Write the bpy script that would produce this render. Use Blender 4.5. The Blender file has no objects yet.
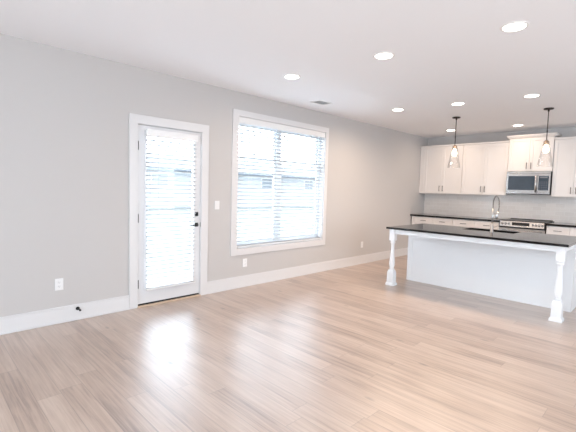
import bpy, bmesh, math, random
from mathutils import Vector, Matrix

random.seed(7)
scene = bpy.context.scene
col = scene.collection
R = math.radians

# ------------------------------------------------------------------ camera
F_PX, YAW, PITCH, ROLL = 387.513, R(-45.358), R(-3.881), R(1.575)
CAM = Vector((4.3647, 0.0, 1.4190))
fw = Vector((math.sin(YAW) * math.cos(PITCH), math.cos(YAW) * math.cos(PITCH), math.sin(PITCH)))
rt0 = Vector((math.cos(YAW), -math.sin(YAW), 0))
up0 = rt0.cross(fw)
rt = math.cos(ROLL) * rt0 + math.sin(ROLL) * up0
up = -math.sin(ROLL) * rt0 + math.cos(ROLL) * up0
cd = bpy.data.cameras.new('camera')
cam = bpy.data.objects.new('camera', cd)
col.objects.link(cam)
cd.sensor_fit = 'HORIZONTAL'
cd.sensor_width = 36
cd.lens = F_PX / 576 * 36
cd.clip_start = 0.05
cd.clip_end = 300
m3 = Matrix((rt, up, -fw)).transposed()
cam.matrix_world = Matrix.Translation(CAM) @ m3.to_4x4()
scene.camera = cam

# ------------------------------------------------------------------ world, lights, exposure
w = bpy.data.worlds.new('sky')
scene.world = w
w.use_nodes = True
bg = w.node_tree.nodes['Background']
bg.inputs['Color'].default_value = (0.76, 0.88, 1.0, 1)
SKY = 5.4
# hazy sky, brighter on the garden side (-X) than behind the camera
_t = w.node_tree
_tc = _t.nodes.new('ShaderNodeTexCoord')
_sp = _t.nodes.new('ShaderNodeSeparateXYZ')
_t.links.new(_tc.outputs['Generated'], _sp.inputs[0])
_mr = _t.nodes.new('ShaderNodeMapRange')
_mr.interpolation_type = 'SMOOTHSTEP'
_mr.inputs['From Min'].default_value = 0.3
_mr.inputs['From Max'].default_value = -0.8
_mr.inputs['To Min'].default_value = SKY
_mr.inputs['To Max'].default_value = SKY * 2.6
_t.links.new(_sp.outputs['X'], _mr.inputs['Value'])
_t.links.new(_mr.outputs['Result'], bg.inputs['Strength'])
vs = scene.view_settings
vs.view_transform = 'Standard'
vs.look = 'None'
vs.gamma = 1.0
vs.use_curve_mapping = False
vs.exposure = 0.42
scene.cycles.use_denoising = True
scene.cycles.max_bounces = 14
scene.cycles.diffuse_bounces = 8
scene.cycles.transparent_max_bounces = 16
scene.cycles.sample_clamp_indirect = 8.0


def sky_portal(name, loc, rot, sx, sy):
    """tells the renderer where daylight enters; gives off no light of its own"""
    ld = bpy.data.lights.new(name, 'AREA')
    ld.shape = 'RECTANGLE'
    ld.size, ld.size_y = sx, sy
    ld.cycles.is_portal = True
    o = bpy.data.objects.new(name, ld)
    o.location = loc
    o.rotation_euler = rot
    col.objects.link(o)
    return o


# daylight comes in through the window, the glazed door, and windows in the two walls the photograph does not show
FW = (2.0, 7.6, 0.3, 2.5)      # front-wall window: x0 x1 z0 z1
RW = (3.2, 6.8, 0.5, 2.3)      # right-wall window: y0 y1 z0 z1
sky_portal('portal_front', ((FW[0] + FW[1]) / 2, -2.66, (FW[2] + FW[3]) / 2), (R(90), 0, 0), FW[1] - FW[0], FW[3] - FW[2])
sky_portal('portal_right', (8.26, (RW[0] + RW[1]) / 2, (RW[2] + RW[3]) / 2), (0, R(90), 0), RW[3] - RW[2], RW[1] - RW[0])
sky_portal('portal_window', (-0.16, 4.225, 1.485), (0, R(-90), 0), 1.87, 1.87)
sky_portal('portal_door', (-0.16, 2.30, 1.06), (0, R(-90), 0), 2.12, 0.85)
CAN_POWER = 14.5
CAN_COLOR = (1.0, 0.765, 0.575)

# ------------------------------------------------------------------ room numbers (metres)
D = 8.946      # kitchen wall
H = 2.739      # ceiling
XR = 8.1       # right wall
YF = -2.5      # front wall (behind the camera)
WT = 0.15      # wall thickness


# ------------------------------------------------------------------ materials
def nt(name):
    m = bpy.data.materials.new(name)
    m.use_nodes = True
    return m, m.node_tree, m.node_tree.nodes['Principled BSDF']


def N(t, kind, **kw):
    n = t.nodes.new(kind)
    for k, v in kw.items():
        setattr(n, k, v)
    return n


def mat(name, color, rough=0.5, metal=0.0, noise=0.0, nscale=40, bump=0.0, bscale=200, spec=0.5, coat=0.0):
    m, t, b = nt(name)
    b.inputs['Base Color'].default_value = (*color, 1)
    b.inputs['Roughness'].default_value = rough
    b.inputs['Metallic'].default_value = metal
    b.inputs['Specular IOR Level'].default_value = spec
    b.inputs['Coat Weight'].default_value = coat
    tc = N(t, 'ShaderNodeTexCoord')
    if noise:
        nz = N(t, 'ShaderNodeTexNoise')
        nz.inputs['Scale'].default_value = nscale
        t.links.new(tc.outputs['Object'], nz.inputs['Vector'])
        mx = N(t, 'ShaderNodeMix', data_type='RGBA')
        mx.inputs['A'].default_value = (*[c * (1 - noise) for c in color], 1)
        mx.inputs['B'].default_value = (*[min(1, c * (1 + noise)) for c in color], 1)
        t.links.new(nz.outputs['Fac'], mx.inputs['Factor'])
        t.links.new(mx.outputs['Result'], b.inputs['Base Color'])
    if bump:
        nb = N(t, 'ShaderNodeTexNoise')
        nb.inputs['Scale'].default_value = bscale
        t.links.new(tc.outputs['Object'], nb.inputs['Vector'])
        bp = N(t, 'ShaderNodeBump')
        bp.inputs['Strength'].default_value = bump
        bp.inputs['Distance'].default_value = 0.002
        t.links.new(nb.outputs['Fac'], bp.inputs['Height'])
        t.links.new(bp.outputs['Normal'], b.inputs['Normal'])
    return m


def emit(name, color, strength):
    m, t, b = nt(name)
    b.inputs['Base Color'].default_value = (0.8, 0.8, 0.8, 1)
    b.inputs['Emission Color'].default_value = (*color, 1)
    b.inputs['Emission Strength'].default_value = strength
    return m


def thin_glass(name, tint=(1, 1, 1), gloss=0.08, seeded=False):
    m = bpy.data.materials.new(name)
    m.use_nodes = True
    t = m.node_tree
    t.nodes.clear()
    out = N(t, 'ShaderNodeOutputMaterial')
    tr = N(t, 'ShaderNodeBsdfTransparent')
    tr.inputs['Color'].default_value = (*tint, 1)
    gl = N(t, 'ShaderNodeBsdfGlossy')
    gl.inputs['Roughness'].default_value = 0.03
    lw = N(t, 'ShaderNodeLayerWeight')
    lw.inputs['Blend'].default_value = 0.35
    mr = N(t, 'ShaderNodeMath', operation='MULTIPLY_ADD')
    mr.inputs[1].default_value = 0.45
    mr.inputs[2].default_value = gloss
    t.links.new(lw.outputs['Facing'], mr.inputs[0])
    mx = N(t, 'ShaderNodeMixShader')
    t.links.new(mr.outputs[0], mx.inputs['Fac'])
    t.links.new(tr.outputs[0], mx.inputs[1])
    t.links.new(gl.outputs[0], mx.inputs[2])
    if seeded:
        tc = N(t, 'ShaderNodeTexCoord')
        vo = N(t, 'ShaderNodeTexVoronoi')
        vo.inputs['Scale'].default_value = 45
        t.links.new(tc.outputs['Object'], vo.inputs['Vector'])
        bp = N(t, 'ShaderNodeBump')
        bp.inputs['Strength'].default_value = 0.8
        bp.inputs['Distance'].default_value = 0.006
        t.links.new(vo.outputs['Distance'], bp.inputs['Height'])
        t.links.new(bp.outputs['Normal'], gl.inputs['Normal'])
    t.links.new(mx.outputs[0], out.inputs['Surface'])
    return m


def math_node(t, op, a, b=None):
    n = N(t, 'ShaderNodeMath', operation=op)
    for i, v in enumerate((a, b)):
        if v is None:
            continue
        if isinstance(v, (int, float)):
            n.inputs[i].default_value = v
        else:
            t.links.new(v, n.inputs[i])
    return n.outputs[0]


def floor_material():
    """Light oak planks laid across the room, their length along X."""
    m, t, b = nt('oak_planks')
    L = t.links.new
    PW, PL = 0.145, 1.45
    tc = N(t, 'ShaderNodeTexCoord')
    sp = N(t, 'ShaderNodeSeparateXYZ')
    L(tc.outputs['Object'], sp.inputs[0])
    yr = math_node(t, 'DIVIDE', math_node(t, 'SUBTRACT', sp.outputs['Y'], 0.715 - 20 * PW), PW)
    row = math_node(t, 'FLOOR', yr)
    fy = math_node(t, 'FRACT', yr)
    wn = N(t, 'ShaderNodeTexWhiteNoise', noise_dimensions='1D')
    L(math_node(t, 'ADD', row, 0.37), wn.inputs['W'])
    xr = math_node(t, 'ADD', math_node(t, 'DIVIDE', sp.outputs['X'], PL), math_node(t, 'MULTIPLY', wn.outputs['Value'], 7.0))
    colm = math_node(t, 'FLOOR', xr)
    fx = math_node(t, 'FRACT', xr)
    cid = N(t, 'ShaderNodeCombineXYZ')
    L(row, cid.inputs[0])
    L(colm, cid.inputs[1])
    w2 = N(t, 'ShaderNodeTexWhiteNoise', noise_dimensions='2D')
    L(cid.outputs[0], w2.inputs['Vector'])
    # grain: noise stretched along the plank, shifted from plank to plank
    gv = N(t, 'ShaderNodeCombineXYZ')
    L(math_node(t, 'ADD', math_node(t, 'MULTIPLY', sp.outputs['X'], 1.6), math_node(t, 'MULTIPLY', w2.outputs['Value'], 31.0)), gv.inputs[0])
    L(math_node(t, 'MULTIPLY', sp.outputs['Y'], 44.0), gv.inputs[1])
    L(math_node(t, 'MULTIPLY', w2.outputs['Value'], 17.0), gv.inputs[2])
    g1 = N(t, 'ShaderNodeTexNoise')
    g1.inputs['Scale'].default_value = 1.0
    g1.inputs['Detail'].default_value = 6
    g1.inputs['Roughness'].default_value = 0.6
    g1.inputs['Distortion'].default_value = 0.6
    L(gv.outputs[0], g1.inputs['Vector'])
    # broad blotches
    g2 = N(t, 'ShaderNodeTexNoise')
    g2.inputs['Scale'].default_value = 3.0
    g2.inputs['Detail'].default_value = 3
    gm = N(t, 'ShaderNodeMapping')
    gm.inputs['Scale'].default_value = (0.6, 2.5, 1)
    L(tc.outputs['Object'], gm.inputs['Vector'])
    L(gm.outputs[0], g2.inputs['Vector'])
    # small knots
    kn = N(t, 'ShaderNodeTexVoronoi')
    kn.inputs['Scale'].default_value = 1.0
    km = N(t, 'ShaderNodeMapping')
    km.inputs['Scale'].default_value = (1.7, 4.2, 1)
    L(tc.outputs['Object'], km.inputs['Vector'])
    L(km.outputs[0], kn.inputs['Vector'])
    kr = N(t, 'ShaderNodeMapRange')
    kr.inputs['From Min'].default_value = 0.02
    kr.inputs['From Max'].default_value = 0.10
    kr.inputs['To Min'].default_value = 0.45
    kr.inputs['To Max'].default_value = 1.0
    L(kn.outputs['Distance'], kr.inputs['Value'])
    # plank tone + grain + blotch -> ramp factor
    fac = math_node(t, 'ADD', math_node(t, 'MULTIPLY', w2.outputs['Value'], 0.20),
                    math_node(t, 'ADD', math_node(t, 'MULTIPLY', g1.outputs['Fac'], 0.86),
                              math_node(t, 'MULTIPLY', g2.outputs['Fac'], 0.44)))
    rp = N(t, 'ShaderNodeValToRGB')
    e = rp.color_ramp.elements
    e[0].position, e[0].color = 0.46, (0.20, 0.130, 0.095, 1)
    e[1].position, e[1].color = 0.95, (0.54, 0.415, 0.333, 1)
    c = e.new(0.70)
    c.color = (0.415, 0.296, 0.225, 1)
    L(fac, rp.inputs['Fac'])
    # seams
    ey = math_node(t, 'MULTIPLY', math_node(t, 'MINIMUM', fy, math_node(t, 'SUBTRACT', 1.0, fy)), PW)
    ex = math_node(t, 'MULTIPLY', math_node(t, 'MINIMUM', fx, math_node(t, 'SUBTRACT', 1.0, fx)), PL)
    seam = math_node(t, 'MINIMUM', ex, ey)
    sr = N(t, 'ShaderNodeMapRange')
    sr.inputs['From Min'].default_value = 0.0008
    sr.inputs['From Max'].default_value = 0.0028
    sr.inputs['To Min'].default_value = 0.66
    sr.inputs['To Max'].default_value = 1.0
    L(seam, sr.inputs['Value'])
    mul = N(t, 'ShaderNodeMix', data_type='RGBA', blend_type='MULTIPLY')
    mul.inputs['Factor'].default_value = 1.0
    L(rp.outputs['Color'], mul.inputs['A'])
    cs = N(t, 'ShaderNodeCombineColor')
    k = math_node(t, 'MULTIPLY', sr.outputs['Result'], kr.outputs['Result'])
    for i in range(3):
        L(k, cs.inputs[i])
    L(cs.outputs[0], mul.inputs['B'])
    L(mul.outputs['Result'], b.inputs['Base Color'])
    b.inputs['Coat Weight'].default_value = 1.0
    b.inputs['Coat Roughness'].default_value = 0.34
    b.inputs['Coat IOR'].default_value = 1.75
    rr = N(t, 'ShaderNodeMapRange')
    rr.inputs['To Min'].default_value = 0.34
    rr.inputs['To Max'].default_value = 0.46
    L(g1.outputs['Fac'], rr.inputs['Value'])
    L(rr.outputs['Result'], b.inputs['Roughness'])
    b.inputs['Specular IOR Level'].default_value = 0.8
    bp = N(t, 'ShaderNodeBump')
    bp.inputs['Strength'].default_value = 0.25
    bp.inputs['Distance'].default_value = 0.0015
    L(math_node(t, 'ADD', math_node(t, 'MULTIPLY', g1.outputs['Fac'], 0.4), sr.outputs['Result']), bp.inputs['Height'])
    L(bp.outputs['Normal'], b.inputs['Normal'])
    return m


def tile_material():
    """Glossy pale subway tile in running bond (X across, Z up)."""
    m, t, b = nt('subway_tile')
    L = t.links.new
    tc = N(t, 'ShaderNodeTexCoord')
    sp = N(t, 'ShaderNodeSeparateXYZ')
    L(tc.outputs['Object'], sp.inputs[0])
    cv = N(t, 'ShaderNodeCombineXYZ')
    L(sp.outputs['X'], cv.inputs[0])
    L(sp.outputs['Z'], cv.inputs[1])
    br = N(t, 'ShaderNodeTexBrick')
    br.inputs['Scale'].default_value = 1.0
    br.inputs['Brick Width'].default_value = 0.152
    br.inputs['Row Height'].default_value = 0.076
    br.inputs['Mortar Size'].default_value = 0.0022
    br.inputs['Mortar Smooth'].default_value = 0.2
    br.inputs['Color1'].default_value = (0.74, 0.69, 0.65, 1)
    br.inputs['Color2'].default_value = (0.79, 0.74, 0.70, 1)
    br.inputs['Mortar'].default_value = (0.86, 0.83, 0.80, 1)
    L(cv.outputs[0], br.inputs['Vector'])
    L(br.outputs['Color'], b.inputs['Base Color'])
    b.inputs['Roughness'].default_value = 0.16
    nz = N(t, 'ShaderNodeTexNoise')
    nz.inputs['Scale'].default_value = 14
    L(tc.outputs['Object'], nz.inputs['Vector'])
    bp = N(t, 'ShaderNodeBump')
    bp.inputs['Strength'].default_value = 0.35
    bp.inputs['Distance'].default_value = 0.004
    L(math_node(t, 'SUBTRACT', nz.outputs['Fac'], br.outputs['Fac']), bp.inputs['Height'])
    L(bp.outputs['Normal'], b.inputs['Normal'])
    return m


def brushed(name, color=(0.62, 0.60, 0.58), rough=0.28):
    m, t, b = nt(name)
    L = t.links.new
    b.inputs['Metallic'].default_value = 1.0
    b.inputs['Base Color'].default_value = (*color, 1)
    tc = N(t, 'ShaderNodeTexCoord')
    mp = N(t, 'ShaderNodeMapping')
    mp.inputs['Scale'].default_value = (4, 4, 260)
    L(tc.outputs['Object'], mp.inputs['Vector'])
    nz = N(t, 'ShaderNodeTexNoise')
    nz.inputs['Scale'].default_value = 3
    L(mp.outputs[0], nz.inputs['Vector'])
    mr = N(t, 'ShaderNodeMapRange')
    mr.inputs['To Min'].default_value = rough - 0.06
    mr.inputs['To Max'].default_value = rough + 0.08
    L(nz.outputs['Fac'], mr.inputs['Value'])
    L(mr.outputs['Result'], b.inputs['Roughness'])
    return m


M = dict(
    wall=mat('greige_wall_paint', (0.55, 0.525, 0.508), 0.85, bump=0.06, bscale=350, spec=0.2),
    ceiling=mat('ceiling_paint', (0.86, 0.868, 0.885), 0.9, bump=0.05, bscale=300, spec=0.15),
    trim=mat('white_trim_paint', (0.70, 0.685, 0.68), 0.38, noise=0.01, nscale=6),
    door=mat('white_door_paint', (0.71, 0.70, 0.70), 0.35, noise=0.01, nscale=6),
    cabinet=mat('white_cabinet_paint', (0.78, 0.735, 0.70), 0.35, noise=0.012, nscale=5),
    island=mat('white_island_paint', (0.79, 0.79, 0.795), 0.38, noise=0.012, nscale=5),
    stone=mat('black_granite', (0.008, 0.0075, 0.0075), 0.08, noise=0.35, nscale=220, spec=0.5),
    black=mat('matte_black_metal', (0.012, 0.012, 0.013), 0.38, metal=0.3, noise=0.1),
    bronze=mat('dark_bronze', (0.055, 0.045, 0.040), 0.4, metal=0.7, noise=0.1),
    nickel=brushed('brushed_nickel', (0.50, 0.48, 0.46), 0.32),
    pull=brushed('pewter_pull', (0.13, 0.11, 0.10), 0.35),
    steel=brushed('stainless_steel', (0.58, 0.565, 0.55), 0.22),
    blackglass=mat('black_appliance_glass', (0.035, 0.045, 0.06), 0.08, noise=0.05, spec=0.7, coat=0.3),
    ceramic=mat('black_ceramic_cooktop', (0.012, 0.012, 0.013), 0.32, noise=0.1, spec=0.35),
    reflectglass=mat('microwave_glass_painted_reflection', (0.055, 0.075, 0.10), 0.10, noise=0.15, nscale=9, spec=0.6),  # dark glass; lighter bluish base colour stands in for room reflections
    dark=mat('dark_cavity', (0.02, 0.02, 0.02), 0.8, noise=0.1),
    plastic=mat('white_plastic', (0.82, 0.81, 0.80), 0.35, noise=0.01),
    slat=mat('white_blind_slat', (0.55, 0.56, 0.575), 0.45, noise=0.01),
    vinyl=mat('white_vinyl_sash', (0.74, 0.77, 0.80), 0.4, noise=0.01),
    sill=mat('oak_threshold', (0.62, 0.47, 0.35), 0.4, noise=0.1, nscale=20),
    glass=thin_glass('window_glass', (0.97, 0.985, 0.99), 0.03),
    shade=thin_glass('seeded_glass', (0.99, 0.985, 0.98), 0.02, seeded=True),
    socket=mat('aged_brass_socket', (0.40, 0.30, 0.23), 0.35, metal=0.8, noise=0.1),
    bulb=emit('warm_bulb', (1.0, 0.80, 0.55), 9.0),
    lens=emit('led_lens', (1.0, 0.93, 0.84), 6.0),
    keys=mat('grey_keys', (0.09, 0.105, 0.13), 0.4, noise=0.05),
    grass=mat('lawn', (0.10, 0.105, 0.095), 0.9, noise=0.4, nscale=3),
    siding=mat('pale_siding', (0.40, 0.41, 0.425), 0.7, noise=0.05, nscale=2),
    shingle=mat('slate_blue_shingle', (0.13, 0.145, 0.17), 0.8, noise=0.3, nscale=8),
    windark=mat('dark_window', (0.16, 0.18, 0.20), 0.4, noise=0.1),
    floor=floor_material(),
    tile=tile_material(),
)


# ------------------------------------------------------------------ mesh helpers
class MB:
    def __init__(self):
        self.bm = bmesh.new()

    def box(self, x0, x1, y0, y1, z0, z1, bev=0.0, seg=2):
        t = bmesh.new()
        bmesh.ops.create_cube(t, size=1.0)
        for v in t.verts:
            v.co = Vector((x0 + (v.co.x + .5) * (x1 - x0), y0 + (v.co.y + .5) * (y1 - y0), z0 + (v.co.z + .5) * (z1 - z0)))
        if bev:
            bmesh.ops.bevel(t, geom=list(t.edges), offset=bev, segments=seg, profile=0.5, affect='EDGES')
        return self._merge(t)

    def _merge(self, t, mtx=None):
        me = bpy.data.meshes.new('tmp')
        if mtx is not None:
            t.transform(mtx)
        bmesh.ops.recalc_face_normals(t, faces=list(t.faces))
        t.to_mesh(me)
        t.free()
        self.bm.from_mesh(me)
        bpy.data.meshes.remove(me)
        return self

    def frustum(self, r0, z0, r1, z1):
        """r = (x0,x1,y0,y1): loft from rectangle r0 at z0 to rectangle r1 at z1"""
        t = bmesh.new()
        q = lambda r, z: [t.verts.new(p) for p in ((r[0], r[2], z), (r[1], r[2], z), (r[1], r[3], z), (r[0], r[3], z))]
        a, b = q(r0, z0), q(r1, z1)
        t.faces.new(a[::-1])
        t.faces.new(b)
        for i in range(4):
            t.faces.new((a[i], a[(i + 1) % 4], b[(i + 1) % 4], b[i]))
        return self._merge(t)

    def lathe(self, prof, c=(0, 0, 0), axis='Z', seg=32, cap=True, square=False):
        """prof = [(radius, height)...] around an axis through c"""
        t = bmesh.new()
        n = 4 if square else seg
        rings = []
        for r, h in prof:
            rings.append([t.verts.new((r * math.cos(2 * math.pi * (i + (.5 if square else 0)) / n) * (math.sqrt(2) if square else 1),
                                       r * math.sin(2 * math.pi * (i + (.5 if square else 0)) / n) * (math.sqrt(2) if square else 1), h)) for i in range(n)])
        for a, b in zip(rings, rings[1:]):
            for i in range(n):
                t.faces.new((a[i], a[(i + 1) % n], b[(i + 1) % n], b[i]))
        if cap:
            t.faces.new(rings[0][::-1])
            t.faces.new(rings[-1])
        if not square:
            for f in t.faces:
                f.smooth = len(f.verts) == 4
        mtx = Matrix.Translation(c)
        if axis == 'X':
            mtx = mtx @ Matrix.Rotation(R(90), 4, 'Y')
        elif axis == '-Y':
            mtx = mtx @ Matrix.Rotation(R(90), 4, 'X')
        elif axis == '-Z':
            mtx = mtx @ Matrix.Rotation(R(180), 4, 'X')
        return self._merge(t, mtx)

    def tube(self, pts, rad, seg=10):
        t = bmesh.new()
        pts = [Vector(p) for p in pts]
        rings = []
        prev = None
        for i, p in enumerate(pts):
            d = (pts[min(i + 1, len(pts) - 1)] - pts[max(i - 1, 0)]).normalized()
            if prev is None:
                a = Vector((0, 0, 1)) if abs(d.z) < 0.9 else Vector((1, 0, 0))
                u = d.cross(a).normalized()
            else:
                u = (prev - d * prev.dot(d)).normalized()
            prev = u
            v = d.cross(u)
            r = rad[i] if isinstance(rad, (list, tuple)) else rad
            rings.append([t.verts.new(p + r * (math.cos(2 * math.pi * k / seg) * u + math.sin(2 * math.pi * k / seg) * v)) for k in range(seg)])
        for a, b in zip(rings, rings[1:]):
            for k in range(seg):
                f = t.faces.new((a[k], a[(k + 1) % seg], b[(k + 1) % seg], b[k]))
                f.smooth = True
        t.faces.new(rings[0][::-1])
        t.faces.new(rings[-1])
        return self._merge(t)

    def slab(self, us, vs_, holes, w0, w1, plane):
        """grid slab with rectangular holes. plane 'XY' (w=z), 'YZ' (w=x), 'XZ' (w=y)"""
        t = bmesh.new()
        pos = {'XY': lambda u, v, q: (u, v, q), 'YZ': lambda u, v, q: (q, u, v), 'XZ': lambda u, v, q: (u, q, v)}[plane]
        va = {(i, j, k): t.verts.new(pos(u, v, q)) for i, u in enumerate(us) for j, v in enumerate(vs_) for k, q in enumerate((w0, w1))}
        full = {(i, j) for i in range(len(us) - 1) for j in range(len(vs_) - 1)} - set(holes)
        for i, j in full:
            for k in (0, 1):
                t.faces.new([va[i, j, k], va[i + 1, j, k], va[i + 1, j + 1, k], va[i, j + 1, k]])
            for (di, dj, a, b) in ((-1, 0, (0, 0), (0, 1)), (1, 0, (1, 0), (1, 1)), (0, -1, (0, 0), (1, 0)), (0, 1, (0, 1), (1, 1))):
                if (i + di, j + dj) not in full:
                    t.faces.new([va[i + a[0], j + a[1], 0], va[i + b[0], j + b[1], 0], va[i + b[0], j + b[1], 1], va[i + a[0], j + a[1], 1]])
        bmesh.ops.delete(t, geom=[v for v in t.verts if not v.link_faces], context='VERTS')
        return self._merge(t)

    def build(self, name, m, parent=None, off=None):
        me = bpy.data.meshes.new(name)
        if off is not None:
            self.bm.transform(Matrix.Translation(-Vector(off)))
        self.bm.to_mesh(me)
        self.bm.free()
        me.materials.append(m)
        o = bpy.data.objects.new(name, me)
        col.objects.link(o)
        if parent:
            o.parent = parent
        elif off is not None:
            o.location = off
        return o


def tag(o, label=None, cat=None, group=None, kind=None):
    if label:
        o['label'] = label
    if cat:
        o['category'] = cat
    if group:
        o['group'] = group
    if kind:
        o['kind'] = kind
    return o


def thing(name, loc, label, cat, group=None, kind=None):
    o = bpy.data.objects.new(name, None)
    o.empty_display_size = 0.1
    o.location = loc
    col.objects.link(o)
    return tag(o, label, cat, group, kind)


def struct(o):
    o['kind'] = 'structure'
    return o


def copy_thing(src, loc, label):
    r = src.copy()
    col.objects.link(r)
    r.location = loc
    r['label'] = label
    for ch in list(src.children):
        c = ch.copy()
        col.objects.link(c)
        c.parent = r
        for g in list(ch.children):
            d = g.copy()
            col.objects.link(d)
            d.parent = c
    return r


# ------------------------------------------------------------------ room shell
# door opening and window opening in the left wall
DY0, DY1, DZ1 = 1.876, 2.723, 2.126
WY0, WY1, WZ0, WZ1 = 3.292, 5.158, 0.552, 2.418

mb = MB()
mb.slab([YF, DY0, DY1, WY0, WY1, D], [0, WZ0, DZ1, WZ1, H], [(1, 0), (1, 1), (3, 1), (3, 2)], -WT, 0, 'YZ')
struct(mb.build('wall_left', M['wall']))
struct(MB().box(-WT, XR + WT, D, D + WT, 0, H).build('wall_back', M['wall']))
# the unseen walls have window openings where the daylight comes in
struct(MB().slab([-WT, FW[0], FW[1], XR + WT], [0, FW[2], FW[3], H], [(1, 1)], YF - WT, YF, 'XZ').build('wall_front', M['wall']))
struct(MB().slab([YF, RW[0], RW[1], D], [0, RW[2], RW[3], H], [(1, 1)], XR, XR + WT, 'YZ').build('wall_right', M['wall']))
struct(MB().box(-WT, XR + WT, YF - WT, D + WT, -0.08, 0).build('floor', M['floor']))
struct(MB().box(-WT, XR + WT, YF - WT, D + WT, H, H + 0.1).build('ceiling', M['ceiling']))


def baseboard(y0, y1):
    b = MB()
    b.box(0.0, 0.014, y0, y1, 0.0, 0.150, 0.002)
    b.box(0.0, 0.010, y0, y1, 0.150, 0.168, 0.004)
    b.box(0.012, 0.026, y0, y1, 0.0, 0.018, 0.005)
    return b


bb = baseboard(YF, 1.786)
bb2 = baseboard(2.822, 8.29)
tmp = bpy.data.meshes.new('t')
bb2.bm.to_mesh(tmp)
bb.bm.from_mesh(tmp)
bpy.data.meshes.remove(tmp)
struct(bb.build('baseboard_left', M['trim']))

# outside ground
struct(MB().box(-60, -WT - 0.01, -30, 60, -0.35, -0.25).build('ground', M['grass']))

# ------------------------------------------------------------------ door_1 (glazed exterior door)
door = struct(bpy.data.objects.new('door_1', None))
col.objects.link(door)
door.location = (0, (DY0 + DY1) / 2, 0)
off = (0, (DY0 + DY1) / 2, 0)
CW = 0.095
b = MB()
b.box(0.0, 0.019, DY0 - 0.090, DY0 + 0.008, 0, DZ1 + 0.0, 0.003)
b.box(0.0, 0.019, DY1 - 0.008, DY1 + 0.098, 0, DZ1 + 0.0, 0.003)
b.box(0.0, 0.019, DY0 - 0.090, DY1 + 0.098, DZ1 - 0.008, DZ1 + 0.092, 0.003)
b.build('casing', M['trim'], door, off)
b = MB()
b.box(-WT, 0.0, DY0, DY0 + 0.013, 0, DZ1)
b.box(-WT, 0.0, DY1 - 0.013, DY1, 0, DZ1)
b.box(-WT, 0.0, DY0 + 0.013, DY1 - 0.013, DZ1 - 0.013, DZ1)
b.build('jamb', M['trim'], door, off)
SY0, SY1, SZ0, SZ1 = 1.893, 2.706, 0.036, 2.108
GY0, GY1, GZ0, GZ1 = 1.990, 2.612, 0.215, 2.035
b = MB()
b.slab([SY0, GY0, GY1, SY1], [SZ0, GZ0, GZ1, SZ1], [(1, 1)], -0.050, -0.006, 'YZ')
slab_o = b.build('door_slab', M['door'], door, off)
b = MB()   # raised frame round the glass
b.slab([GY0 - 0.026, GY0 + 0.006, GY1 - 0.006, GY1 + 0.026], [GZ0 - 0.026, GZ0 + 0.006, GZ1 - 0.006, GZ1 + 0.026], [(1, 1)], -0.006, 0.004, 'YZ')
b.build('lite_frame', M['door'], door, off)
MB().box(-0.031, -0.026, GY0, GY1, GZ0, GZ1).build('glass', M['glass'], door, off)
MB().box(-0.052, 0.000, SY0, SY1, 0.018, 0.034, 0.002).build('door_sweep', M['black'], door, off)
MB().box(-WT, 0.024, DY0, DY1, 0.0, 0.017, 0.004).build('threshold', M['sill'], door, off)
for z in (0.275, 1.045, 1.875):
    b = MB()
    b.lathe([(0.0065, -0.05), (0.0075, -0.048), (0.0075, 0.048), (0.0065, 0.05)], (0.004, SY0 - 0.003, z), seg=12)
    b.box(-0.004, -0.001, SY0 - 0.002, SY0 + 0.004, z - 0.047, z + 0.047)
    tag(b.build('hinge', M['black'], door, off), 'black hinge')
b = MB()
b.box(-0.006, 0.008, 2.630, 2.678, 1.048, 1.100, 0.002)
b.lathe([(0.017, 0), (0.017, 0.012)], (0.008, 2.654, 1.074), 'X', 20)
b.box(0.018, 0.030, 2.650, 2.658, 1.058, 1.090, 0.002)
tag(b.build('deadbolt', M['black'], door, off), 'black square deadbolt')
b = MB()
b.box(-0.006, 0.006, 2.630, 2.678, 0.912, 0.962, 0.002)
lev = b.build('door_handle', M['black'], door, off)
tag(lev, 'black lever handle')
b = MB()
b.tube([(0.004, 2.654, 0.937), (0.046, 2.654, 0.937), (0.052, 2.648, 0.937), (0.052, 2.545, 0.937)], 0.0085, 10)
b.build('lever', M['black'], lev, off)
tag(MB().box(0.0, 0.003, 2.7105, 2.721, 0.908, 0.966).build('strike_plate', M['black'], door, off), 'black strike plate')


# ------------------------------------------------------------------ window_1
win = struct(bpy.data.objects.new('window_1', None))
col.objects.link(win)
off = (0, (WY0 + WY1) / 2, WZ0)
win.location = off
b = MB()
c0, c1, c2, c3 = 3.195, 5.228, 0.474, 2.496
b.slab([c0, WY0 + 0.004, WY1 - 0.004, c1], [c2, WZ0 + 0.004, WZ1 - 0.004, c3], [(1, 1)], 0.0, 0.02, 'YZ')
b.build('casing', M['trim'], win, off)
b = MB()
b.slab([WY0, WY0 + 0.012, WY1 - 0.012, WY1], [WZ0, WZ0 + 0.012, WZ1 - 0.012, WZ1], [(1, 1)], -0.09, 0.0, 'YZ')
b.build('jamb', M['trim'], win, off)
ym = 4.165   # centre post between the two sashes
ZM = 1.86    # meeting rail
b = MB()
b.slab([WY0 + .012, WY0 + .05, ym - .045, ym + .045, WY1 - .05, WY1 - .012], [WZ0 + .012, WZ0 + .06, WZ1 - .05, WZ1 - .012], [(1, 1), (3, 1)], -0.145, -0.09, 'YZ')
b.build('window_frame', M['vinyl'], win, off)
for y0, y1 in ((WY0 + .05, ym - .045), (ym + .045, WY1 - .05)):
    for z0, z1, x in ((WZ0 + .06, ZM + .02, -0.105), (ZM - .02, WZ1 - .05, -0.128)):
        s = MB().slab([y0, y0 + .035, y1 - .035, y1], [z0, z0 + .04, z1 - .04, z1], [(1, 1)], x - .016, x, 'YZ').build('sash', M['vinyl'], win, off)
        MB().box(x - 0.010, x - 0.006, y0 + .033, y1 - .033, z0 + .038, z1 - .038).build('glass', M['glass'], s, off)


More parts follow.
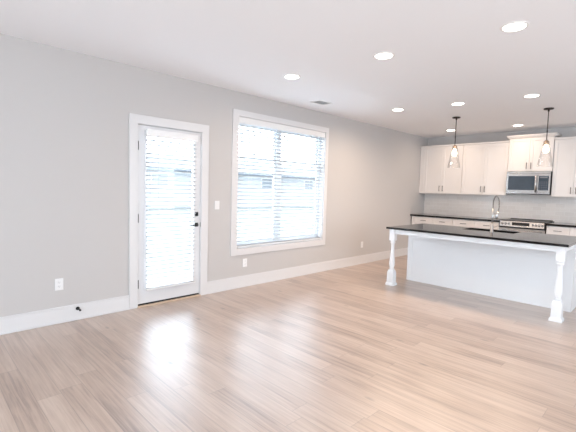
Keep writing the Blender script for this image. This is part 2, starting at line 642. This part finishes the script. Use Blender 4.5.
# ------------------------------------------------------------------ blinds
def blind(loc, y0, y1, ztop, zbot, xc, sw, pitch, vz, label, wand_y, wand_z, cords, vx):
    t = thing('window_blind', loc, label, 'blind')
    b = MB()
    b.box(vx - 0.012, vx, y0 - 0.004, y1 + 0.004, vz, ztop, 0.003)
    b.box(vx - 0.040, vx - 0.012, y0 - 0.004, y0 + 0.008, vz, ztop, 0.002)
    b.box(vx - 0.040, vx - 0.012, y1 - 0.008, y1 + 0.004, vz, ztop, 0.002)
    b.build('valance', M['plastic'], t, loc)
    MB().box(xc - 0.024, vx - 0.0125, y0 + 0.009, y1 - 0.009, ztop - 0.05, ztop - 0.004, 0.002).build('headrail', M['plastic'], t, loc)
    b = MB()
    z = zbot + 0.030
    i = 0
    while z < vz + 0.012:
        th = 0.0036
        tilt = -0.34
        tb = bmesh.new()
        bmesh.ops.create_cube(tb, size=1.0)
        for v in tb.verts:
            v.co = Vector((v.co.x * sw, (v.co.y) * (y1 - y0 - 0.012), v.co.z * th))
        b._merge(tb, Matrix.Translation((xc, (y0 + y1) / 2, z)) @ Matrix.Rotation(tilt, 4, 'Y'))
        z += pitch
        i += 1
    b.build('slats', M['slat'], t, loc)
    MB().box(xc - sw / 2, xc + sw / 2, y0 + 0.004, y1 - 0.004, zbot, zbot + 0.017, 0.003).build('bottom_rail', M['plastic'], t, loc)
    for cy in cords:
        for xx in (xc - sw / 2 - 0.001, xc + sw / 2 + 0.001):
            MB().tube([(xx, cy, zbot + 0.01), (xx, cy, ztop - 0.03)], 0.0011, 6).build('ladder_cord', M['plastic'], t, loc)
    MB().tube([(vx + 0.006, wand_y, vz + 0.02), (vx + 0.008, wand_y, vz - 0.03), (vx + 0.010, wand_y + 0.004, wand_z)], [0.003, 0.0042, 0.0042], 8).build('wand', M['vinyl'], t, loc)
    return t


blind((0, 2.30, 0.2), 1.968, 2.622, 2.064, 0.196, 0.036, 0.044, 0.0505, 1.982,
      'white slatted blind hung on the glazed exterior door', 2.095, 1.26, (2.08, 2.51), 0.074)
blind((0, 4.225, 0.6), WY0 + 0.016, WY1 - 0.016, 2.404, 0.578, -0.034, 0.048, 0.0545, 2.322,
      'wide white slatted blind inside the window casing', 3.40, 1.62, (3.55, 4.15, 4.80), 0.008)


# ------------------------------------------------------------------ things on the left wall
def outlet(y, z, label):
    loc = (0.0, y, z)
    t = thing('wall_outlet', loc, label, 'outlet', 'outlets on the left wall')
    MB().box(0, 0.006, y - 0.038, y + 0.038, z - 0.06, z + 0.06, 0.002).build('cover_plate', M['plastic'], t, loc)
    for s in (-1, 1):
        q = MB().box(0.005, 0.009, y - 0.017, y + 0.017, z + s * 0.021 - 0.0155, z + s * 0.021 + 0.0155, 0.003).build('socket_face', M['plastic'], t, loc)
        b2 = MB()
        for dy in (-0.006, 0.006):
            b2.box(0.0088, 0.0094, y + dy - 0.0012, y + dy + 0.0012, z + s * 0.021 - 0.001, z + s * 0.021 + 0.008)
        b2.lathe([(0.0022, 0), (0.0022, 0.0006)], (0.0088, y, z + s * 0.021 - 0.008), 'X', 10)
        b2.build('slots', M['keys'], q, loc)
    return t


outlet(1.080, 0.400, 'white wall outlet above the baseboard, left of the glazed door')
outlet(3.460, 0.352, 'white wall outlet under the left corner of the window')
outlet(6.375, 0.380, 'white wall outlet between the window and the kitchen island')

loc = (0, 2.968, 1.187)
t = thing('light_switch', loc, 'white light switch between the glazed door and the window', 'switch')
MB().box(0, 0.006, 2.932, 3.004, 1.129, 1.245, 0.002).build('cover_plate', M['plastic'], t, loc)
MB().box(0.005, 0.010, 2.951, 2.985, 1.154, 1.220, 0.002).build('rocker', M['plastic'], t, loc)

loc = (0.014, 1.246, 0.122)
t = thing('door_stop', loc, 'small black door stop on the baseboard left of the door', 'door stop')
MB().lathe([(0.019, 0), (0.019, 0.004), (0.010, 0.010)], loc, 'X', 18).build('base', M['black'], t, loc)
b = MB()
b.tube([(0.020, 1.246, 0.122), (0.085, 1.246, 0.122)], 0.0055, 10)
b.build('rod', M['black'], t, loc)
MB().lathe([(0.009, 0), (0.011, 0.004), (0.011, 0.014), (0.007, 0.018)], (0.084, 1.246, 0.122), 'X', 14).build('tip', M['black'], t, loc)


# ------------------------------------------------------------------ ceiling
def can_light(x, y, label, power=1.0, first=[None]):
    loc = (x, y, H)
    if first[0] is None:
        t = thing('recessed_light', loc, label, 'ceiling light', 'recessed ceiling lights')
        b = MB()
        b.lathe([(0.0805, -0.004), (0.082, -0.008), (0.098, -0.005), (0.102, 0.0)], loc, seg=40, cap=False)
        b.build('trim_ring', M['plastic'], t, loc)
        MB().lathe([(0.080, 0.0), (0.080, 0.007), (0.077, 0.0095), (0.03, 0.011)], loc, '-Z', 40).build('lens', M['lens'], t, loc)
        first[0] = t
    else:
        t = copy_thing(first[0], loc, label)
    ld = bpy.data.lights.new('recessed_light_lamp', 'AREA')
    ld.shape = 'DISK'
    ld.size = 0.14
    ld.energy = CAN_POWER * power
    ld.color = CAN_COLOR
    ld.spread = R(165)
    lo = bpy.data.objects.new('lamp', ld)
    col.objects.link(lo)
    lo.location = (x, y, H - 0.012)
    return t


can_light(1.078, 3.25, 'recessed ceiling light nearest the window, left end of the front row', 0.32)
can_light(2.251, 3.33, 'middle recessed ceiling light of the front row, nearest three', 0.35)
can_light(3.357, 3.42, 'largest recessed ceiling light, right end of the front row', 0.32)
can_light(1.103, 5.613, 'recessed ceiling light at left end of the row before the pendants')
can_light(1.984, 5.766, 'recessed ceiling light just before the left pendant canopy')
can_light(2.892, 5.885, 'recessed ceiling light just before the right pendant canopy')
can_light(0.929, 8.046, 'recessed ceiling light over the left wall cabinets, beside left pendant stem', 0.3)
can_light(2.129, 8.163, 'recessed ceiling light right above the microwave cabinet', 0.3)

loc = (0.475, 4.48, H)
t = thing('ceiling_vent', loc, 'small white ceiling air vent near the left wall', 'vent')
MB().slab([0.375, 0.40, 0.55, 0.575], [4.34, 4.365, 4.595, 4.62], [(1, 1)], H - 0.008, H, 'XY').build('frame', M['plastic'], t, loc)
MB().box(0.40, 0.55, 4.365, 4.595, H - 0.0015, H).build('backing', M['keys'], t, loc)
b = MB()
for i in range(9):
    y = 4.385 + i * 0.024
    tb = bmesh.new()
    bmesh.ops.create_cube(tb, size=1.0)
    for v in tb.verts:
        v.co = Vector((v.co.x * 0.15, v.co.y * 0.013, v.co.z * 0.0015))
    b._merge(tb, Matrix.Translation((0.475, y, H - 0.006)) @ Matrix.Rotation(0.45, 4, 'X'))
b.build('louvers', M['plastic'], t, loc)


# ------------------------------------------------------------------ pendants
def pendant(x, y, label, src=None):
    loc = (x, y, H)
    if src:
        return copy_thing(src, loc, label)
    t = thing('pendant_light', loc, label, 'pendant light', 'glass pendants over the island')
    MB().lathe([(0.066, 0.0), (0.066, 0.012), (0.060, 0.018), (0.014, 0.020), (0.012, 0.045), (0.006, 0.05)], loc, '-Z', 36).build('canopy', M['bronze'], t, loc)
    b = MB()
    b.tube([(x, y, H - 0.04), (x, y, 2.262)], 0.0062, 10)
    b.lathe([(0.009, -0.012), (0.009, 0.012)], (x, y, 2.40), seg=12)
    b.build('stem', M['bronze'], t, loc)
    MB().lathe([(0.010, 2.27), (0.020, 2.262), (0.036, 2.245), (0.038, 2.205), (0.034, 2.203)], (x, y, 0), seg=28).build('socket', M['socket'], t, loc)
    MB().lathe([(0.013, 2.204), (0.018, 2.19), (0.032, 2.155), (0.038, 2.125), (0.033, 2.095), (0.018, 2.078), (0.004, 2.074)], (x, y, 0), seg=24).build('bulb', M['bulb'], t, loc)
    prof = [(0.040, 2.222), (0.046, 2.205), (0.060, 2.12), (0.078, 2.02), (0.098, 1.915), (0.104, 1.880)]
    inner = [(r - 0.003, z) for r, z in prof[::-1]]
    MB().lathe(prof + [(0.1025, 1.876)] + inner, (x, y, 0), seg=40, cap=False).build('glass_shade', M['shade'], t, loc)
    return t


p0 = pendant(1.557, 6.77, 'left clear glass pendant light, hung before the left wall cabinets')
pendant(2.879, 6.882, 'right clear glass pendant light, hung before the microwave cabinet', p0)


# ------------------------------------------------------------------ kitchen wall
# tiled strip between counter and wall cabinets
struct(MB().box(0.0, 5.2, D - 0.010, D, 0.936, 1.47).build('trim_1', M['tile']))

CF = D - 0.335     # upper cabinet door face
UB, UT = 1.424, 2.480
HAND_R = 0.005


def bar_pull(x, y, z, vertical, ln, parent, off):
    b = MB()
    if vertical:
        b.box(x - HAND_R, x + HAND_R, y - 0.032, y - 0.022, z, z + ln, 0.002)
        for zz in (z + 0.018, z + ln - 0.018):
            b.box(x - 0.004, x + 0.004, y - 0.024, y, zz - 0.004, zz + 0.004)
    else:
        b.box(x - ln / 2, x + ln / 2, y - 0.032, y - 0.022, z - HAND_R, z + HAND_R, 0.002)
        for xx in (x - ln / 2 + 0.018, x + ln / 2 - 0.018):
            b.box(xx - 0.004, xx + 0.004, y - 0.024, y, z - 0.004, z + 0.004)
    return tag(b.build('handle', M['pull'], parent, off), 'pewter bar pull')


def shaker(x0, x1, z0, z1, yf, name, parent, off, rail=0.057, m='cabinet'):
    b = MB()
    y1 = yf + 0.020
    b.box(x0, x0 + rail, yf, y1, z0, z1, 0.0015, 1)
    b.box(x1 - rail, x1, yf, y1, z0, z1, 0.0015, 1)
    b.box(x0 + rail, x1 - rail, yf, y1, z0, z0 + rail, 0.0015, 1)
    b.box(x0 + rail, x1 - rail, yf, y1, z1 - rail, z1, 0.0015, 1)
    b.box(x0 + rail - 0.002, x1 - rail + 0.002, yf + 0.011, y1, z0 + rail - 0.002, z1 - rail + 0.002)
    return b.build(name, M[m], parent, off)


def upper(x0, x1, split, z0, z1, yf, label, crown, filler=0.0, pull_z=None):
    loc = ((x0 + x1) / 2, D, z0)
    t = thing('wall_cabinet', loc, label, 'cabinet', 'white wall cabinets on the kitchen wall')
    MB().box(x0, x1, yf + 0.021, D - 0.0005, z0, z1).build('body', M['cabinet'], t, loc)
    a = x0 + filler
    if filler:
        MB().box(x0, a - 0.002, yf + 0.006, yf + 0.022, z0, z1, 0.001).build('filler_strip', M['cabinet'], t, loc)
    for xa, xb, side in ((a + 0.003, split - 0.0015, 1), (split + 0.0015, x1 - 0.003, -1)):
        d = shaker(xa, xb, z0 + 0.004, z1 - 0.004, yf, 'door', t, loc)
        px = (xb - 0.036) if side > 0 else (xa + 0.036)
        bar_pull(px, yf, z0 + 0.055 if pull_z is None else pull_z, True, 0.125, d, loc)
    b = MB()
    ch, cx, left, right = crown
    b.frustum((x0 - 0.004 * left, x1 + 0.004 * right, yf - 0.004, D - 0.001), z1,
              (x0 - cx * left, x1 + cx * right, yf - cx, D - 0.001), z1 + ch * 0.7)
    b.box(x0 - cx * left, x1 + cx * right, yf - cx - 0.002, D - 0.001, z1 + ch * 0.7, z1 + ch, 0.0015, 1)
    b.build('crown_moulding', M['cabinet'], t, loc)
    return t


upper(0.006, 0.978, 0.535, UB, UT, CF, 'white two-door wall cabinet against the left wall corner', (0.036, 0.016, 0, 0), 0.108)
upper(0.981, 1.872, 1.425, UB, UT, CF, 'white two-door wall cabinet between corner cabinet and microwave', (0.036, 0.016, 0, 0))
upper(1.876, 2.632, 2.246, 1.900, 2.545, CF - 0.018, 'short taller-topped white wall cabinet above the microwave', (0.062, 0.042, 1, 1), 0.0, 1.945)
upper(2.636, 3.330, 2.975, UB, UT, CF, 'white two-door wall cabinet right of the microwave', (0.036, 0.016, 0, 0))
upper(3.333, 4.10, 3.715, UB, UT, CF, 'white two-door wall cabinet at the right end of the kitchen wall', (0.036, 0.016, 0, 0))

# microwave
MX0, MX1, MZ0, MZ1 = 1.884, 2.624, 1.466, 1.897
MYF = D - 0.395
loc = ((MX0 + MX1) / 2, D, MZ0)
t = thing('microwave', loc, 'stainless over-the-range microwave with dark glass door', 'microwave')
MB().box(MX0, MX1 + 0.004, MYF + 0.022, D - 0.011, MZ0 - 0.012, MZ1, 0.003).build('body', M['dark'], t, loc)
MB().box(MX0, MX1, MYF + 0.004, MYF + 0.024, MZ1 - 0.042, MZ1, 0.003).build('vent_strip', M['steel'], t, loc)
xd = 2.422     # door / control panel seam
d = MB().slab([MX0, MX0 + 0.030, xd - 0.050, xd - 0.002], [MZ0, MZ0 + 0.072, MZ1 - 0.088, MZ1 - 0.044], [(1, 1)], MYF, MYF + 0.022, 'XZ').build('door', M['steel'], t, loc)
MB().box(MX0 + 0.029, xd - 0.049, MYF + 0.004, MYF + 0.02, MZ0 + 0.071, MZ1 - 0.087).build('door_glass', M['reflectglass'], d, loc)
b = MB()
b.tube([(xd - 0.024, MYF - 0.030, MZ0 + 0.030), (xd - 0.024, MYF - 0.030, MZ1 - 0.062)], 0.0105, 14)
for zz in (MZ0 + 0.055, MZ1 - 0.09):
    b.tube([(xd - 0.024, MYF, zz), (xd - 0.024, MYF - 0.030, zz)], 0.007, 10)
b.build('handle', M['steel'], d, loc)
cp = MB().slab([xd + 0.002, xd + 0.014, MX1 - 0.026, MX1], [MZ0, MZ0 + 0.072, MZ1 - 0.088, MZ1 - 0.044], [(1, 1)], MYF, MYF + 0.022, 'XZ').build('control_panel', M['steel'], t, loc)
MB().box(xd + 0.013, MX1 - 0.025, MYF + 0.004, MYF + 0.02, MZ0 + 0.071, MZ1 - 0.087).build('panel_glass', M['reflectglass'], cp, loc)
b = MB()
for i in range(4):
    for j in range(5):
        x = xd + 0.034 + i * 0.036
        z = MZ0 + 0.092 + j * 0.034
        b.box(x - 0.011, x + 0.011, MYF + 0.0025, MYF + 0.0045, z - 0.008, z + 0.008)
b.build('keypad', M['keys'], cp, loc)
MB().box(xd + 0.030, MX1 - 0.045, MYF + 0.0025, MYF + 0.0045, MZ1 - 0.128, MZ1 - 0.100).build('display', M['windark'], cp, loc)

# base cabinets, their worktops and the range
BF = D - 0.658     # base door face
CT0, CT1 = 0.899, 0.936
CY = D - 0.690


def base_cab(x0, x1, cols, label, filler=0.0):
    loc = ((x0 + x1) / 2, D, 0)
    t = thing('base_cabinet', loc, label, 'cabinet', 'white base cabinets under the rear worktops')
    b = MB()
    b.box(x0, x1, BF + 0.021, D - 0.0005, 0.10, CT0 - 0.001)
    b.box(x0, x1, BF + 0.085, D - 0.0005, 0.0, 0.10)
    b.build('body', M['cabinet'], t, loc)
    a = x0 + filler
    if filler:
        MB().box(x0, a - 0.002, BF + 0.004, BF + 0.022, 0.10, CT0 - 0.002, 0.001).build('filler_strip', M['cabinet'], t, loc)
    wd = (x1 - a) / cols
    for i in range(cols):
        xa, xb = a + i * wd + 0.003, a + (i + 1) * wd - 0.003
        d = shaker(xa, xb, 0.738, CT0 - 0.012, BF, 'drawer', t, loc, 0.032)
        bar_pull((xa + xb) / 2, BF + 0.010, 0.812, False, 0.125, d, loc)
        d = shaker(xa, xb, 0.112, 0.730, BF, 'door', t, loc)
        bar_pull(xb - 0.034 if i % 2 == 0 else xa + 0.034, BF, 0.58, True, 0.125, d, loc)
    return t


base_cab(0.030, 0.962, 2, 'white base cabinet in the left corner under the rear black worktop', 0.07)
base_cab(0.965, 1.880, 2, 'white base cabinet just left of the range', 0.0)
base_cab(2.668, 3.370, 2, 'white base cabinet just right of the range', 0.0)
base_cab(3.373, 4.10, 2, 'white base cabinet at the right end of the kitchen wall', 0.0)
MB_ = MB().box(0.002, 1.882, CY, D - 0.0105, CT0, CT1, 0.002)
tag(MB_.build('worktop', M['stone'], None, (0.94, D - 0.3, CT0)), 'black stone worktop along the wall left of the range', 'worktop')
MB_ = MB().box(2.666, 4.11, CY, D - 0.0105, CT0, CT1, 0.002)
tag(MB_.build('worktop', M['stone'], None, (3.39, D - 0.3, CT0)), 'black stone worktop along the wall right of the range', 'worktop')

# range
RX0, RX1 = 1.890, 2.658
RYF = D - 0.712
loc = ((RX0 + RX1) / 2, D, 0)
t = thing('range', loc, 'stainless slide-in electric range with front knobs and black cooktop', 'range')
MB().box(RX0, RX1, RYF + 0.045, D - 0.012, 0.02, 0.915, 0.002).build('body', M['dark'], t, loc)
b = MB()
b.box(RX0 - 0.006, RX1 + 0.006, RYF + 0.020, D - 0.012, 0.937, 0.949, 0.004)
b.box(RX0, RX1, RYF + 0.045, D - 0.012, 0.915, 0.938)
ck = b.build('cooktop', M['ceramic'], t, loc)
for (bx, by, br_) in ((2.08, D - 0.48, 0.105), (2.47, D - 0.48, 0.085), (2.08, D - 0.20, 0.075), (2.47, D - 0.20, 0.105)):
    MB().lathe([(br_, 0.9489), (br_, 0.9494), (br_ - 0.004, 0.9494), (br_ - 0.004, 0.9489)], (bx, by, 0), seg=40, cap=False).build('burner_ring', M['keys'], ck, loc)
MB().box(RX0 + 0.02, RX1 - 0.02, D - 0.075, D - 0.015, 0.949, 0.962, 0.005).build('rear_trim', M['dark'], t, loc)
# control panel leans back a little
b = MB()
tb = bmesh.new()
prof = [(RYF, 0.835), (RYF + 0.046, 0.835), (RYF + 0.046, 0.936), (RYF + 0.022, 0.936)]
va = [[tb.verts.new((x, y, z)) for y, z in prof] for x in (RX0 + 0.012, RX1 - 0.012)]
tb.faces.new(va[0])
tb.faces.new(va[1][::-1])
for i in range(4):
    tb.faces.new((va[0][i], va[0][(i + 1) % 4], va[1][(i + 1) % 4], va[1][i]))
b._merge(tb)
cp = b.build('control_panel', M['steel'], t, loc)
pan = lambda z: RYF + 0.022 * (z - 0.835) / 0.101
b = MB()
tb = bmesh.new()
bmesh.ops.create_cube(tb, size=1.0)
for v in tb.verts:
    v.co = Vector((2.262 + v.co.x * 0.290, pan(0.889) - 0.001 + v.co.y * 0.006, 0.889 + v.co.z * 0.058))
    v.co.y += 0.022 / 0.101 * (v.co.z - 0.889)
b._merge(tb)
b.build('display', M['ceramic'], cp, loc)
for x in (1.945, 2.005, 2.065, 2.462, 2.512, 2.562, 2.612):
    b = MB()
    b.lathe([(0.020, 0), (0.020, 0.006), (0.0165, 0.010), (0.015, 0.032), (0.012, 0.034)], (x, pan(0.887), 0.887), '-Y', 20)
    k = b.build('knob', M['steel'], t, loc)
    MB().box(x - 0.003, x + 0.003, pan(0.887) - 0.040, pan(0.887) - 0.030, 0.872, 0.902, 0.001).build('pointer', M['keys'], k, loc)
for x0 in (RX0, RX1 - 0.0115):
    MB().box(x0, x0 + 0.0115, RYF - 0.004, RYF + 0.046, 0.806, 0.9365, 0.002).build('end_cap', M['dark'], t, loc)
MB().box(RX0 + 0.012, RX1 - 0.012, RYF + 0.004, RYF + 0.044, 0.806, 0.834).build('gap_strip', M['dark'], t, loc)
d = MB().slab([RX0, RX0 + 0.10, RX1 - 0.10, RX1], [0.215, 0.33, 0.64, 0.805], [(1, 1)], RYF - 0.002, RYF + 0.044, 'XZ').build('oven_door', M['steel'], t, loc)
MB().box(RX0 + 0.099, RX1 - 0.099, RYF + 0.004, RYF + 0.04, 0.329, 0.641).build('oven_glass', M['blackglass'], d, loc)
b = MB()
b.tube([(RX0 + 0.05, RYF - 0.046, 0.752), (RX1 - 0.05, RYF - 0.046, 0.752)], 0.012, 14)
for x in (RX0 + 0.085, RX1 - 0.085):
    b.tube([(x, RYF, 0.752), (x, RYF - 0.046, 0.752)], 0.008, 10)
b.build('oven_handle', M['steel'], d, loc)
MB().box(RX0, RX1, RYF, RYF + 0.044, 0.06, 0.208, 0.003).build('storage_drawer', M['steel'], t, loc)

# ------------------------------------------------------------------ island
IX0, IX1, IY0, IY1 = 1.240, 3.526, 5.188, 6.430
IZ = 0.898
IT = 0.030
PX0, PX1, PY0, PY1 = 1.277, 3.492, 5.820, 6.395
SX0, SX1, SKY0, SKY1 = 2.060, 2.760, 5.970, 6.360
loc = ((IX0 + IX1) / 2, (PY0 + PY1) / 2, 0)
isl = thing('kitchen_island', loc, 'long white kitchen island with two turned corner legs', 'kitchen island')
ut = IZ - IT
b = MB()   # carcass with a well for the sink
b.slab([PX0 + 0.012, SX0 - 0.05, SX1 + 0.05, PX1 - 0.012], [PY0 + 0.012, SKY0 - 0.03, SKY1 + 0.012, PY1], [(1, 1)], 0.60, ut - 0.001, 'XY')
b.box(PX0 + 0.012, PX1 - 0.012, PY0 + 0.012, PY1 - 0.06, 0.0, 0.60)
b.build('body', M['island'], isl, loc)
b = MB()   # front panel with corner boards, bottom rail
b.box(PX0, PX1, PY0 + 0.006, PY0 + 0.0125, 0.0, ut - 0.001)
b.box(PX0, PX0 + 0.080, PY0, PY0 + 0.012, 0.0, ut - 0.001, 0.001)
b.box(PX1 - 0.080, PX1, PY0, PY0 + 0.012, 0.0, ut - 0.001, 0.001)
b.box(PX0 + 0.080, PX1 - 0.080, PY0, PY0 + 0.012, 0.0, 0.022, 0.001)
b.build('front_panel', M['island'], isl, loc)
for x0, x1 in ((PX0, PX0 + 0.012), (PX1 - 0.012, PX1)):
    MB().box(x0, x1, PY0 + 0.0125, PY1, 0.0, ut - 0.001).build('end_panel', M['island'], isl, loc)
LXA, LXB, LY = 1.308, 3.444, 5.292
HB = 0.042
b = MB()
b.box(LXA + HB, LXB - HB, LY - HB + 0.012, LY - HB + 0.034, ut - 0.072, ut - 0.001, 0.001)
for x in (LXA - HB + 0.010, LXB + HB - 0.032):
    b.box(x, x + 0.022, LY + HB, PY0, ut - 0.072, ut - 0.001, 0.001)
b.build('apron', M['island'], isl, loc)
for lx in (LXA, LXB):
    b = MB()
    b.box(lx - HB, lx + HB, LY - HB, LY + HB, 0.690, ut - 0.001, 0.003)
    b.lathe([(0.044, 0.690), (0.034, 0.684), (0.031, 0.676), (0.037, 0.668), (0.037, 0.656), (0.029, 0.648), (0.0245, 0.636),
             (0.0235, 0.60), (0.0255, 0.54), (0.0295, 0.48), (0.0350, 0.42), (0.0395, 0.37), (0.0410, 0.335), (0.0385, 0.305),
             (0.031, 0.280), (0.027, 0.270), (0.035, 0.264), (0.036, 0.254), (0.028, 0.246), (0.028, 0.236)], (lx, LY, 0), seg=32)
    # square foot: sloped shoulders, block, flared plinth
    s = 0.050
    b.lathe([(0.034, 0.240), (0.042, 0.226), (s, 0.190), (s, 0.052), (0.053, 0.044), (0.062, 0.030), (0.064, 0.022), (0.064, 0.0)], (lx, LY, 0), square=True)
    b.build('leg', M['island'], isl, loc)
# kitchen side: four doors with pulls
n = 4
wd = (PX1 - PX0 - 0.03) / n
for i in range(n):
    xa = PX0 + 0.015 + i * wd + 0.003
    xb = xa + wd - 0.006
    b = MB()
    for (p, q, r, s_) in ((xa, xa + .057, .11, .85), (xb - .057, xb, .11, .85), (xa + .057, xb - .057, .11, .167), (xa + .057, xb - .057, .793, .85)):
        b.box(p, q, PY1, PY1 + 0.018, r, s_, 0.001, 1)
    b.box(xa + .055, xb - .055, PY1, PY1 + 0.009, .165, .795)
    d = b.build('door', M['island'], isl, loc)
    hx = xb - 0.035 if i % 2 == 0 else xa + 0.035
    hb = MB().box(hx - 0.005, hx + 0.005, PY1 + 0.040, PY1 + 0.050, 0.68, 0.805, 0.002)
    for zz in (0.70, 0.785):
        hb.box(hx - 0.004, hx + 0.004, PY1 + 0.018, PY1 + 0.041, zz - 0.004, zz + 0.004)
    tag(hb.build('handle', M['pull'], d, loc), 'pewter bar pull')

b = MB()
b.slab([IX0, SX0, SX1, IX1], [IY0, SKY0, SKY1, IY1], [(1, 1)], IZ - IT, IZ, 'XY')
o = b.build('island_worktop', M['stone'], None, (2.38, 5.8, IZ - IT))
bv = o.modifiers.new('bevel', 'BEVEL')
bv.width = 0.003
bv.segments = 2
bv.limit_method = 'ANGLE'
tag(o, 'polished black stone worktop on the white island', 'worktop')

# undermount sink
loc = (2.41, 6.16, 0.62)
t = thing('sink', loc, 'undermount sink set into the black island worktop', 'sink')
b = MB()
x0, x1, y0, y1, zb, zt = SX0 - 0.012, SX1 + 0.012, SKY0 - 0.012, SKY1 + 0.008, 0.66, IZ - IT - 0.0005
b.slab([x0, x0 + .01, x1 - .01, x1], [y0, y0 + .01, y1 - .01, y1], [(1, 1)], zb, zt, 'XY')
b.box(x0, x1, y0, y1, zb - 0.01, zb)
b.build('bowl', M['steel'], t, loc)
MB().lathe([(0.042, zb + 0.0005), (0.040, zb + 0.004), (0.02, zb + 0.002)], (2.41, 6.16, 0), seg=28).build('drain', M['nickel'], t, loc)

# faucet, stands on the seating side of the sink and arches towards the kitchen wall
fx, fyy = 2.502, 5.905
loc = (fx, fyy, IZ)
t = thing('kitchen_faucet', loc, 'tall pull-down spring faucet on the island beside the sink', 'faucet')
b = MB()
b.lathe([(0.028, IZ), (0.028, IZ + 0.006), (0.021, IZ + 0.012), (0.019, IZ + 0.11), (0.014, IZ + 0.118)], (fx, fyy, 0), seg=24)
b.tube([(fx, fyy, IZ + 0.11), (fx, fyy, 1.235)], 0.0115, 14)
b.build('riser', M['nickel'], t, loc)
b = MB()
b.tube([(fx + 0.018, fyy, IZ + 0.075), (fx + 0.040, fyy, IZ + 0.078), (fx + 0.085, fyy - 0.01, IZ + 0.098)], [0.008, 0.0065, 0.005], 10)
b.build('lever', M['nickel'], t, loc)
rad = 0.088
arc = [(fx, fyy, 1.235), (fx, fyy, 1.29)]
for i in range(25):
    a = math.pi * (1 - i / 24)
    arc.append((fx + 0.022 * (i / 24), fyy + rad + rad * math.cos(a), 1.325 + rad * 0.92 * math.sin(a)))
arc += [(fx + 0.024, fyy + 2 * rad + 0.002, 1.24), (fx + 0.022, fyy + 2 * rad - 0.014, 1.195)]
b = MB()
b.tube(arc, 0.0065, 10)
hose = b.build('hose', M['bronze'], t, loc)
# spring wound round the hose
pts = [Vector(p) for p in arc]
ln = [0]
for a_, b_ in zip(pts, pts[1:]):
    ln.append(ln[-1] + (b_ - a_).length)


def at(s):
    for i in range(len(pts) - 1):
        if s <= ln[i + 1]:
            f = (s - ln[i]) / (ln[i + 1] - ln[i])
            return pts[i].lerp(pts[i + 1], f), (pts[i + 1] - pts[i]).normalized()
    return pts[-1], (pts[-1] - pts[-2]).normalized()


coil = []
turns = 44
for i in range(turns * 10):
    s = ln[-1] * i / (turns * 10)
    p, d_ = at(s)
    u = Vector((1, 0, 0))
    u = (u - d_ * u.dot(d_)).normalized()
    v = d_.cross(u)
    a = 2 * math.pi * i / 10
    coil.append(p + 0.0115 * (math.cos(a) * u + math.sin(a) * v))
MB().tube(coil, 0.0022, 5).build('spring', M['nickel'], hose, loc)
b = MB()
b.tube([(fx + 0.022, fyy + 2 * rad - 0.012, 1.20), (fx + 0.018, fyy + 2 * rad - 0.030, 1.15), (fx + 0.013, fyy + 2 * rad - 0.052, 1.085)], [0.012, 0.015, 0.019], 16)
b.build('spray_head', M['nickel'], t, loc)
b = MB()
b.tube([(fx, fyy, 1.16), (fx + 0.016, fyy + 2 * rad - 0.03, 1.16)], 0.006, 10)
b.build('docking_arm', M['nickel'], t, loc)


# ------------------------------------------------------------------ the house next door, seen between the blind slats
loc = (-27, 22, -0.25)
t = thing('neighbouring_house', loc, 'house across the lawn seen through the blinds', 'house')
MB().box(-34, -24, 6, 42, -0.25, 2.75).build('wall', M['siding'], t, loc)
b = MB()
tb = bmesh.new()
prof = [(-23.3, 2.65), (-23.3, 2.85), (-29, 4.3), (-34.7, 2.85), (-34.7, 2.65)]
va = [[tb.verts.new((x, y, z)) for x, z in prof] for y in (5.3, 42.7)]
tb.faces.new(va[0])
tb.faces.new(va[1][::-1])
for i in range(5):
    tb.faces.new((va[0][i], va[0][(i + 1) % 5], va[1][(i + 1) % 5], va[1][i]))
b._merge(tb)
b.build('roof', M['shingle'], t, loc)
for y in (14, 19.5, 25, 31):
    f = MB().slab([y - 0.75, y - 0.65, y + 0.65, y + 0.75], [1.3, 1.4, 2.4, 2.5], [(1, 1)], -24.0, -23.94, 'YZ').build('window', M['trim'], t, loc)
    MB().box(-24.0, -23.97, y - 0.65, y + 0.65, 1.4, 2.4).build('pane', M['windark'], f, loc)
